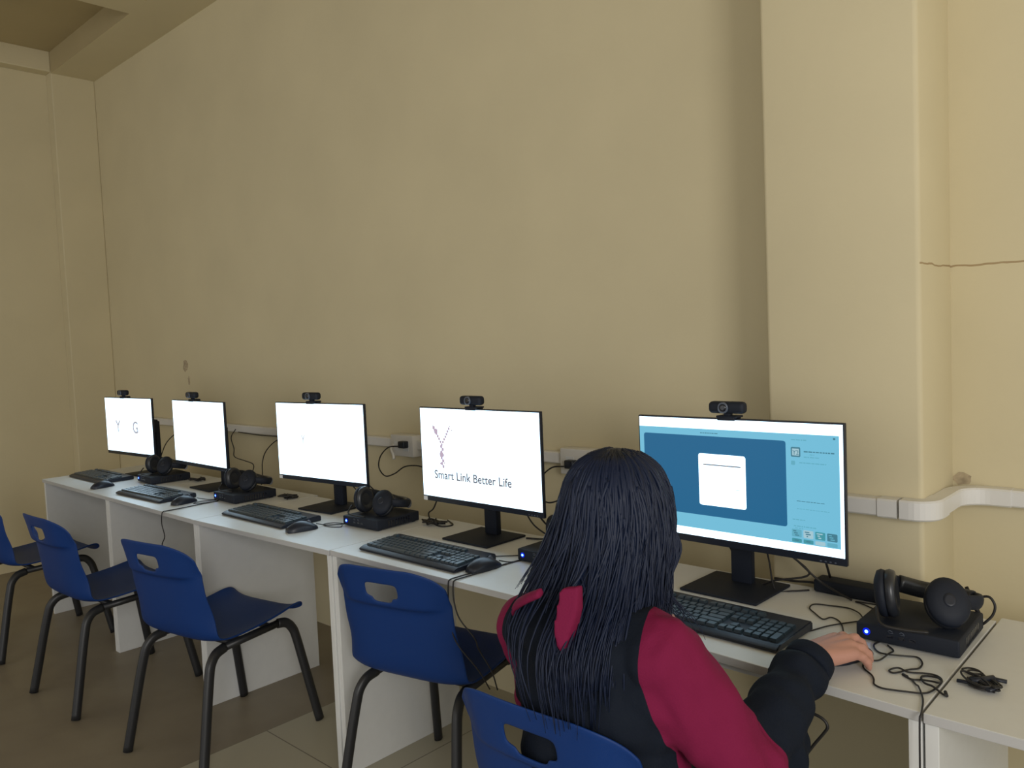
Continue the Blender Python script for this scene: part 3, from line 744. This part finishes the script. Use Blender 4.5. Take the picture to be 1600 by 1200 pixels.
# third workstation
cable('mouse_cable', [(-2.510, 1.612, cz+.012), (-2.50, 1.65, cz), (-2.47, 1.68, cz), (-2.46, 1.70, cz), (-2.50, 1.68, cz+.002), (-2.52, 1.65, cz), (-2.47, 1.64, cz), (-2.43, 1.66, cz), (-2.445, 1.68, cz)], .0017, 'tangled mouse lead between the third mouse and its mini computer', group=g)
cable('display_cable', [(-2.62, 1.85, .93), (-2.60, 1.90, .87), (-2.56, 1.93, .82), (-2.48, 1.93, .785), (-2.42, 1.92, .77)], .0028, 'black cables behind the right half of the third monitor', group=g2)
cable('power_cable', [(-2.66, 1.84, .90), (-2.66, 1.90, .83), (-2.60, 1.92, .78), (-2.53, 1.90, cz)], .0024, 'thin lead behind the stand of the third monitor', group=g2)
# second workstation
cable('mouse_cable', [(-3.425, 1.60, cz+.012), (-3.41, 1.64, cz), (-3.37, 1.66, cz), (-3.36, 1.64, cz), (-3.39, 1.60, cz), (-3.37, 1.56, cz), (-3.33, 1.62, cz), (-3.34, 1.66, cz)], .0018, 'mouse lead curling right of the second mouse', group=g)
cable('hanging_cable', [(-3.33, 1.65, cz), (-3.33, 1.57, cz), (-3.32, 1.48, cz), (-3.32, 1.42, cz), (-3.32, 1.405, cz-.001), (-3.321, 1.399, .742), (-3.325, 1.398, .70), (-3.31, 1.40, .65), (-3.34, 1.40, .61), (-3.31, 1.40, .57), (-3.27, 1.41, .52)], .0022, 'black cable hanging over the edge of the second desk', group='black cables hanging over the desk edge')
def knot(x, y, label, seed):
    random.seed(seed); bm = B()
    for k in range(5):
        pts = [(x+random.uniform(-.05, .05), y+random.uniform(-.03, .03), cz+random.uniform(0, .014)) for _ in range(6)]
        tube(bm, pts, .003, seg=7)
    o = obj('cable_tangle', bm, M['rubber']); tag(o, label, 'cables', 'tangled cables behind the mini computers')
knot(-3.11, 1.86, 'tangle of black cables right of the second headset', 3); knot(-3.96, 1.86, 'tangle of black cables behind the far left headset', 4)
knot(-2.17, 1.88, 'tangle of black cables right of the third mini computer', 6)
# wall leads
cable('wall_cable', [(-4.16, 2.19, .97), (-4.14, 2.15, .93), (-4.115, 2.15, .87), (-4.115, 2.15, .825), (-4.0, 2.15, .81), (-3.90, 2.14, .80), (-3.875, 2.12, .765), (-3.88, 2.08, .70)], .0026, 'thin dark cable stepping down the wall right of the second monitor', group='dark cables on the wall')
cable('wall_cable', [(-4.14, 2.195, .955), (-3.9, 2.196, .949), (-3.66, 2.195, .952), (-3.68, 2.15, .935), (-3.76, 2.14, .88), (-3.785, 2.13, .82), (-3.74, 2.1, .75), (-3.71, 2.07, .70)], .0026, 'dark cable curving down the wall left of the third monitor', group='dark cables on the wall')
cable('wall_cable', [(-4.80, 2.18, .935), (-4.86, 2.15, .905), (-4.95, 2.14, .85), (-5.0, 2.13, .78), (-4.99, 2.1, .70)], .003, 'dark cable curving down the wall between the first two monitors', group='dark cables on the wall')
def plug(x, y, z, label):
    root = empty('mains_plug', (x, y, z)); tag(root, label, 'plug')
    bm = B(); box(bm, (-.018, -.030, -.014), (.022, .0, .016), .005, 3); smooth_by_angle(obj('plug_body', bm, M['black'], root))
    bm = B(); tube(bm, [(-.01, -.03, -.005), (-.055, -.05, -.01), (-.10, -.06, -.05), (-.115, -.06, -.10), (-.08, -.055, -.135), (-.02, -.05, -.12), (.05, -.05, -.085), (.14, -.05, -.075), (.2, -.05, -.09)], .0028, seg=8); obj('plug_lead', bm, M['rubber'], root)
    return root
plug(-2.67, 2.178, .975, 'black plug in the socket left of the Smart Link Better Life monitor')
bm = B(); tube(bm, [(-2.745, 2.172, .968), (-2.735, 2.15, .955), (-2.71, 2.14, .935), (-2.70, 2.135, .915)], .006, seg=10)
tag(obj('white_plug_lead', bm, M['pvc']), 'short white plug lead hanging from the socket between monitors', 'cable')
plug(-1.755, 2.178, .96, 'black plug in the socket beside the person\'s head')
# loop hanging under the used desk
cable('hanging_loop', [(-0.643, 1.405, .735), (-0.628, 1.385, .722), (-0.591, 1.38, .708), (-0.577, 1.38, .71), (-0.561, 1.38, .705), (-0.554, 1.38, .694), (-0.561, 1.38, .68), (-0.580, 1.38, .652), (-0.611, 1.38, .603), (-0.624, 1.38, .584), (-0.633, 1.38, .583), (-0.636, 1.385, .61), (-0.638, 1.40, .66), (-0.648, 1.42, .71)], .0028,
      'black cable loop hanging under the desk beside the person\'s elbow')
#PERSON
def person():
    root = empty('person', (-.85, 1.15, 0))
    tag(root, 'person with long dark hair in black and crimson jacket, seated with hand on a mouse', 'person')
    off = Vector((-.85, 1.15, 0))
    def put(name, bm, m, par=root, smooth=True):
        o = obj(name, bm, m, par, smooth=smooth)
        if par is root: o.location = -off
        return o
    hipR, hipL = V(-.77, 1.13, .53), V(-.93, 1.13, .53)
    kneeR, kneeL = V(-.745, 1.53, .525), V(-.955, 1.53, .525)
    ankR, ankL = V(-.75, 1.50, .09), V(-.95, 1.50, .09)
    shR, shL = V(-.708, 1.085, .885), V(-.975, 1.065, .880)
    elR, wrR = V(-.618, 1.190, .685), V(-.607, 1.448, .790)
    elL, wrL = V(-1.045, 1.20, .69), V(-.985, 1.44, .780)
    neck0, neck1 = V(-.855, 1.125, .93), V(-.858, 1.165, 1.02)
    head = V(-.86, 1.20, 1.083)
    # ---- body: one continuous surface, head to feet
    bm = B()
    ell(bm, (-.85, 1.11, .53), (.165, .115, .10)); ell(bm, (-.85, 1.10, .66), (.125, .085, .12)); ell(bm, (-.85, 1.105, .80), (.145, .095, .13)); ell(bm, (-.85, 1.10, .90), (.14, .075, .06))
    cap(bm, shR, neck0, .042, .05); cap(bm, shL, neck0, .042, .05); cap(bm, neck0, neck1, .05, .046)
    ell(bm, head, (.072, .090, .095)); ell(bm, head+V(0, .028, -.055), (.052, .062, .058))
    cap(bm, head+V(0, .082, -.005), head+V(0, .095, -.034), .006, .009, 10)
    for sx in (-1, 1):
        ell(bm, head+V(sx*.072, -.005, -.02), (.010, .018, .030)); ell(bm, head+V(sx*.034, .072, -.052), (.020, .016, .018))
    ell(bm, head+V(0, .084, -.062), (.019, .008, .007))
    cap(bm, shR, elR, .046, .036); cap(bm, elR, wrR, .036, .024); cap(bm, shL, elL, .046, .036); cap(bm, elL, wrL, .036, .024)
    for h, k, a in ((hipR, kneeR, ankR), (hipL, kneeL, ankL)):
        cap(bm, h, k, .078, .054); cap(bm, k, a, .052, .036); cap(bm, a+V(0, 0, -.03), a+V(0, .13, -.055), .035, .026)
    nails = []
    def hand(w_, ang, flip, lift):
        # hand frame: forward, thumb side, up
        c, s_ = math.cos(R(ang)), math.sin(R(ang))
        f = V(s_, c, 0); t = V(-c, s_, 0)*flip; u = V(0, 0, 1)
        P = lambda a, b_, c_: w_ + f*a + t*b_ + u*c_
        kn = [(.082, .026, .006), (.087, .006, .009), (.081, -.014, .006), (.070, -.031, -.001)]
        cap(bm, P(-.03, 0, 0), P(.01, 0, 0), .025, .023)
        for (a, b_, c_), r0 in zip(kn, (.014, .0145, .014, .013)): cap(bm, P(.008, b_*.55, -.001), P(a, b_, c_), .020, r0)
        ell(bm, P(.04, 0, -.002), (.028, .036, .013))
        tips = [[(.112, .030, .008), (.132, .030, -.004), (.145, .029, -.016)], [(.121, .008, .010), (.141, .008, -.003), (.152, .007, -.016)],
                [(.108, -.020, .002), (.124, -.022, -.012), (.131, -.022, -.024)], [(.092, -.035, -.007), (.106, -.036, -.018), (.112, -.036, -.030)]]
        for (a, b_, c_), ch, r0 in zip(kn, tips, (.0106, .0110, .0105, .0096)):
            pts = [P(a, b_, c_)]+[P(a+(x-a)*.80, y, z+lift) for x, y, z in ch]
            for i in range(3): cap(bm, pts[i], pts[i+1], r0*(1-.09*i), r0*(1-.09*(i+1)), 12)
            for q in (1, 2): ell(bm, pts[q], (r0*1.03,)*3, seg=10)
            d = (pts[3]-pts[2]).normalized(); nails.append((pts[3]-d*.003+u*.0062*(1 if abs(d.z) < .8 else .5)+f*.003, d, f, t, r0))
        th = [P(.012, .020, -.006), P(.044, .047, -.010), P(.072, .052, -.016), P(.094, .047, -.021)]
        for i, (ra, rb) in enumerate(((.016, .012), (.012, .0102), (.0102, .0085))): cap(bm, th[i], th[i+1], ra, rb, 12)
    hand(wrR, 24, 1, -.002); hand(wrL+V(0, 0, 0), -18, -1, .004)
    b2 = remesh(bm, .0038, 5, .5)
    body = put('body', b2, M['skin'])
    for v in nails[:4]:
        p, d, f, t, r0 = v; bm = B(); ell(bm, p, (.0048, .0060, .0016), seg=10)
        o = put('fingernail', bm, M['nail'], body)
    for sx in (-1, 1):
        bm = B(); ell(bm, head+V(sx*.031, .0775, -.004), (.012, .007, .0055), seg=14); e_ = put('eye', bm, M['label'], body)
        bm = B(); ell(bm, head+V(sx*.031, .0825, -.004), (.005, .0025, .005), seg=12); put('iris', bm, M['lens'], body)
    bm = B(); ell(bm, head+V(0, .087, -.062), (.017, .006, .0045), seg=12); put('lips', bm, M['nail'], body)
    # ---- jacket
    bm = B()
    ell(bm, (-.85, 1.115, .545), (.185, .135, .10)); ell(bm, (-.85, 1.105, .66), (.162, .118, .14)); ell(bm, (-.85, 1.105, .79), (.172, .122, .14)); ell(bm, (-.85, 1.09, .87), (.150, .102, .085))
    cap(bm, shR, neck0+V(.02, 0, -.01), .062, .060); cap(bm, shL, neck0+V(-.02, 0, -.01), .058, .060)
    cap(bm, shR, elR, .066, .064, 18); cap(bm, shL, elL, .060, .060, 18)
    cap(bm, shR+V(-.03, -.005, -.06), elR+V(-.02, -.02, .06), .062, .06, 18)
    ell(bm, elR+V(.004, -.02, -.005), (.062, .062, .060)); ell(bm, elL+V(0, -.02, 0), (.06, .06, .06))
    def sleeve(a, b_, r0, r1):
        n = 16
        pts = [a+(b_-a)*(k/n) for k in range(n+1)]
        tube(bm, pts, lambda s: (r0+(r1-r0)*s**1.2)*(1+.05*math.sin(s*17)+.03*math.sin(s*31+1)), seg=20, smooth=False)
    sleeve(elR, wrR+(elR-wrR).normalized()*.010+V(0, 0, -.002), .064, .042); sleeve(elL, wrL+(elL-wrL).normalized()*.01, .06, .038)
    ell(bm, elR+V(.02, .10, -.01), (.045, .06, .045))
    b2 = remesh(bm, .0055, 6, .5)
    segs = {'up': [(shR, elR), (shL, elL)], 'fore': [(elR+(wrR-elR)*.24, wrR), (elL+(wrL-elL)*.24, wrL)], 'tor': [(V(-.85, 1.10, .5), V(-.85, 1.10, .90))]}
    def dist(p, a, b_):
        t = max(0, min(1, (p-a).dot(b_-a)/(b_-a).length_squared)); return (p-(a+(b_-a)*t)).length
    for v in b2.verts: pass
    b2.normal_update()
    for v in b2.verts:
        p = v.co
        n1 = noise.noise(p*14+V(3, 1, 2)); n2 = noise.noise(V(p.x*30, p.y*30, p.z*16)+V(9, 4, 1))
        du = min(dist(p, shR, elR), dist(p, shL, elL)); k = 1.0 if p.z > .6 else .6
        fr = dist(p, elR, wrR)
        fold = 0
        if fr < .09 and p.y > 1.2:
            s_ = (p-elR).dot((wrR-elR).normalized()); fold = .0035*math.sin(s_*95+2.5*noise.noise(p*9))*(1 if s_ < .2 else .3)
        v.co = p + v.normal*(.0100*n1*k + .0060*n2*k + fold)
    lay = b2.verts.layers.float.new('panel')
    for v in b2.verts:
        c = v.co
        d_up = min(dist(c, a, b_) for a, b_ in segs['up']); d_fo = min(dist(c, a, b_) for a, b_ in segs['fore'])
        sx = c.x+.85
        lim = .122-.30*(c.y-1.09)+.05*max(0, (.86-c.z)/.2)
        if sx > 0: q_ = sx-lim
        else: q_ = -.128-sx+.1*(c.y-1.09)
        v[lay] = min(q_, .098-d_up, d_fo-d_up*.93)
    jk = put('jacket', b2, M['jacket']); jk['label'] = 'black jacket with crimson sleeves'
    # cuff band and the turned-out hood edge
    for e_, w_ in ((elR, wrR), (elL, wrL)):
        bm = B(); d = (w_-e_).normalized(); mt = Matrix.Translation(w_+V(0, 0, -.002)) @ d.to_track_quat('Z', 'Y').to_matrix().to_4x4(); rg = []
        for r_, z_ in ((.034, -.034), (.0445, -.036), (.0455, -.024), (.0445, -.008), (.042, -.004), (.036, -.006), (.033, -.016)):
            rg.append([bm.verts.new(mt @ V(r_*math.cos(2*math.pi*k/28), r_*math.sin(2*math.pi*k/28), z_)) for k in range(28)])
        for a, b_ in zip(rg, rg[1:]):
            for k in range(28): bm.faces.new((a[k], a[(k+1) % 28], b_[(k+1) % 28], b_[k]))
        put('cuff', bm, M['jblack'], jk)
    bm = B()
    tube(bm, [(-.990, 1.05, .895), (-.955, 1.012, .935), (-.905, .985, .965), (-.865, .976, .985)], lambda s_: (.016-.006*s_, .007), seg=12, flat=(.3, .5, 1))
    f_ = [(-.832, .93), (-.826, .975), (-.822, 1.0), (-.792, 1.006), (-.794, .965), (-.806, .925), (-.815, .895), (-.826, .905)]
    lo = [bm.verts.new((x, .962+.35*(x+.84)+.10*(z-.95), z)) for x, z in f_]; hi = [bm.verts.new((x, .985+.35*(x+.84), z)) for x, z in f_]
    bm.faces.new(lo); bm.faces.new(hi[::-1])
    for k in range(len(f_)): bm.faces.new((lo[k], hi[k], hi[(k+1) % len(f_)], lo[(k+1) % len(f_)]))
    put('hood', remesh(bm, .0035, 7, .5), M['crim'], jk)
    # ---- trousers and shoes
    bm = B(); ell(bm, (-.85, 1.12, .535), (.175, .125, .095))
    for h, k, a in ((hipR, kneeR, ankR), (hipL, kneeL, ankL)): cap(bm, h, k, .090, .066, 18); cap(bm, k, a+V(0, 0, .02), .064, .050, 18)
    put('trousers', remesh(bm, .007, 6, .5), M['trous'])
    for a in (ankR, ankL):
        bm = B(); cap(bm, a+V(0, -.015, -.042), a+V(0, .14, -.052), .044, .036, 16); ell(bm, a+V(0, -.01, -.01), (.045, .05, .04)); box(bm, tuple(a+V(-.042, -.06, -.0895)), tuple(a+V(.042, .18, -.06)), .015, 3)
        put('shoe', remesh(bm, .006, 4, .5), M['shoe'])
    # ---- hair
    hz = [1.212, 1.205, 1.185, 1.155, 1.12, 1.08, 1.04, 1.00, .965, .93, .90, .87, .84, .80, .76]
    hc = [(-.86, 1.19)]*5 + [(-.862, 1.186), (-.866, 1.174), (-.870, 1.155), (-.872, 1.135), (-.872, 1.110), (-.868, 1.095), (-.862, 1.085), (-.856, 1.08), (-.852, 1.08), (-.85, 1.08)]
    hr = [(.012, .015), (.042, .050), (.073, .084), (.092, .105), (.103, .115), (.110, .120), (.118, .124), (.126, .130), (.136, .140), (.141, .150), (.138, .153), (.130, .150), (.120, .145), (.11, .14), (.09, .135)]
    hr = [(a*.93, b_*.94) for a, b_ in hr]
    def lerp_tab(z):
        if z >= hz[0]: return hc[0], hr[0]
        for i in range(len(hz)-1):
            if hz[i] >= z >= hz[i+1]:
                t = (hz[i]-z)/(hz[i]-hz[i+1]); return tuple(hc[i][k]*(1-t)+hc[i+1][k]*t for k in (0, 1)), tuple(hr[i][k]*(1-t)+hr[i+1][k]*t for k in (0, 1))
        return hc[-1], hr[-1]
    def HP(th, z, sc=1.0):
        (cx, cy), (rx, ry) = lerp_tab(z)
        return V(cx+rx*sc*math.cos(th), cy+ry*sc*math.sin(th), z-.014)
    bm = B(); random.seed(5); rings = []; NA = 56
    for z in [1.212, 1.209, 1.203, 1.193, 1.18, 1.165, 1.15, 1.13, 1.11, 1.09, 1.07, 1.05, 1.03, 1.01, .99, .97, .95, .93, .91, .89, .87, .85]:
        row = []
        for k in range(NA+1):
            gap = 0 if z > 1.15 else min(48, (1.15-z)*900)
            th = R(90+gap + (360-2*gap)*k/NA)
            s_ = .965+.022*noise.noise(V(math.cos(th)*7, math.sin(th)*7, z*4))+.012*math.sin(th*23+3*noise.noise(V(0, 0, z*7)))
            row.append(bm.verts.new(HP(th, z, s_)))
        rings.append(row)
    for a, b_ in zip(rings, rings[1:]):
        for k in range(NA):
            mid = (a[k].co+b_[k+1].co)/2
            aa = math.atan2(mid.y-1.10, mid.x+.868) % (2*math.pi)
            if mid.z < .985 and (3.3 < aa < 4.88 or (abs(aa-5.08) < .14 and mid.z > .88)): continue
            bm.faces.new((a[k], a[k+1], b_[k+1], b_[k]))
    bm.faces.new(rings[0][:-1][::-1])
    core = put('hair', bm, M['hair']); sol = core.modifiers.new('thickness', 'SOLIDIFY'); sol.thickness = .012; sol.offset = -1
    bm = B()
    for k in range(700):
        th0 = R(random.uniform(140, 400)); zend = random.uniform(.775, .87) if random.random() < .85 else random.uniform(.92, 1.06)
        side = math.degrees(th0)
        if side < 165 or side > 375: zend = max(zend, random.uniform(.86, .94))
        if 190 < side < 278 and random.random() < .93: zend = random.uniform(.962, 1.0)
        if side > 345: zend = random.uniform(.91, .96)
        # keep a parting on the left back where the crimson hood shows through
        pts = []; n = 13; ph = random.uniform(0, 6.28); am = random.uniform(.01, .08); sc = random.uniform(.98, 1.045); fl = 0
        if random.random() < .10: fl = random.uniform(.05, .16)
        zs = random.uniform(1.200, 1.2115) if random.random() < .7 else random.uniform(1.10, 1.19)
        for i in range(n):
            t = i/(n-1); z = zs+(zend-zs)*(t**1.25)
            th = th0+am*math.sin(ph+t*7)+.06*t*math.sin(ph*2)
            if abs(th-5.08) < .16 and random.random() < .93 and .915 < z < 1.03: th += math.sin(math.pi*(1.03-z)/.115)*((.13 if th > 5.08 else -.13)-(th-5.08))
            pts.append(HP(th, z, sc+fl*t*t+.026*t*math.sin(ph+t*9)+.006*math.sin(ph*3+t*21)))
        r0 = random.uniform(.0016, .0042)
        tube(bm, pts, lambda s, r0=r0: max(.0004, r0*(1-.85*s**1.6)), seg=5, smooth=True, n=2)
    for k in range(70):
        th0 = R(random.uniform(150, 395)); pts = []; ph = random.uniform(0, 6.28); z0 = random.uniform(1.0, 1.19); L_ = random.uniform(.06, .16); am = random.uniform(.03, .09)
        for i in range(8):
            t = i/7; pts.append(HP(th0+.10*t*math.sin(ph)+.03*math.sin(ph+t*6), z0-L_*t, 1.02+am*math.sin(t*2.6)))
        tube(bm, pts, .0006, seg=4, n=2)
    for k in range(60):     # loose wavy lock at the right side of the neck
        ph = random.uniform(0, 1.2); pts = []; o1, o2 = random.uniform(-.018, .018), random.uniform(-.018, .018); L_ = random.uniform(.15, .235)
        for i in range(10):
            t = i/9; base = HP(6.55+o1*4, 1.075-L_*t, .98)
            pts.append(base+V(.73, .68, 0)*(.022*math.sin(t*7.5+ph)*(.4+t)+.012*t+o2*t)+V(o1, o2, 0)*t)
        tube(bm, pts, lambda s: max(.0004, .0021*(1-.85*s)), seg=5, n=3)
    put('hair_strands', bm, M['hair'], core)
    return root
person()
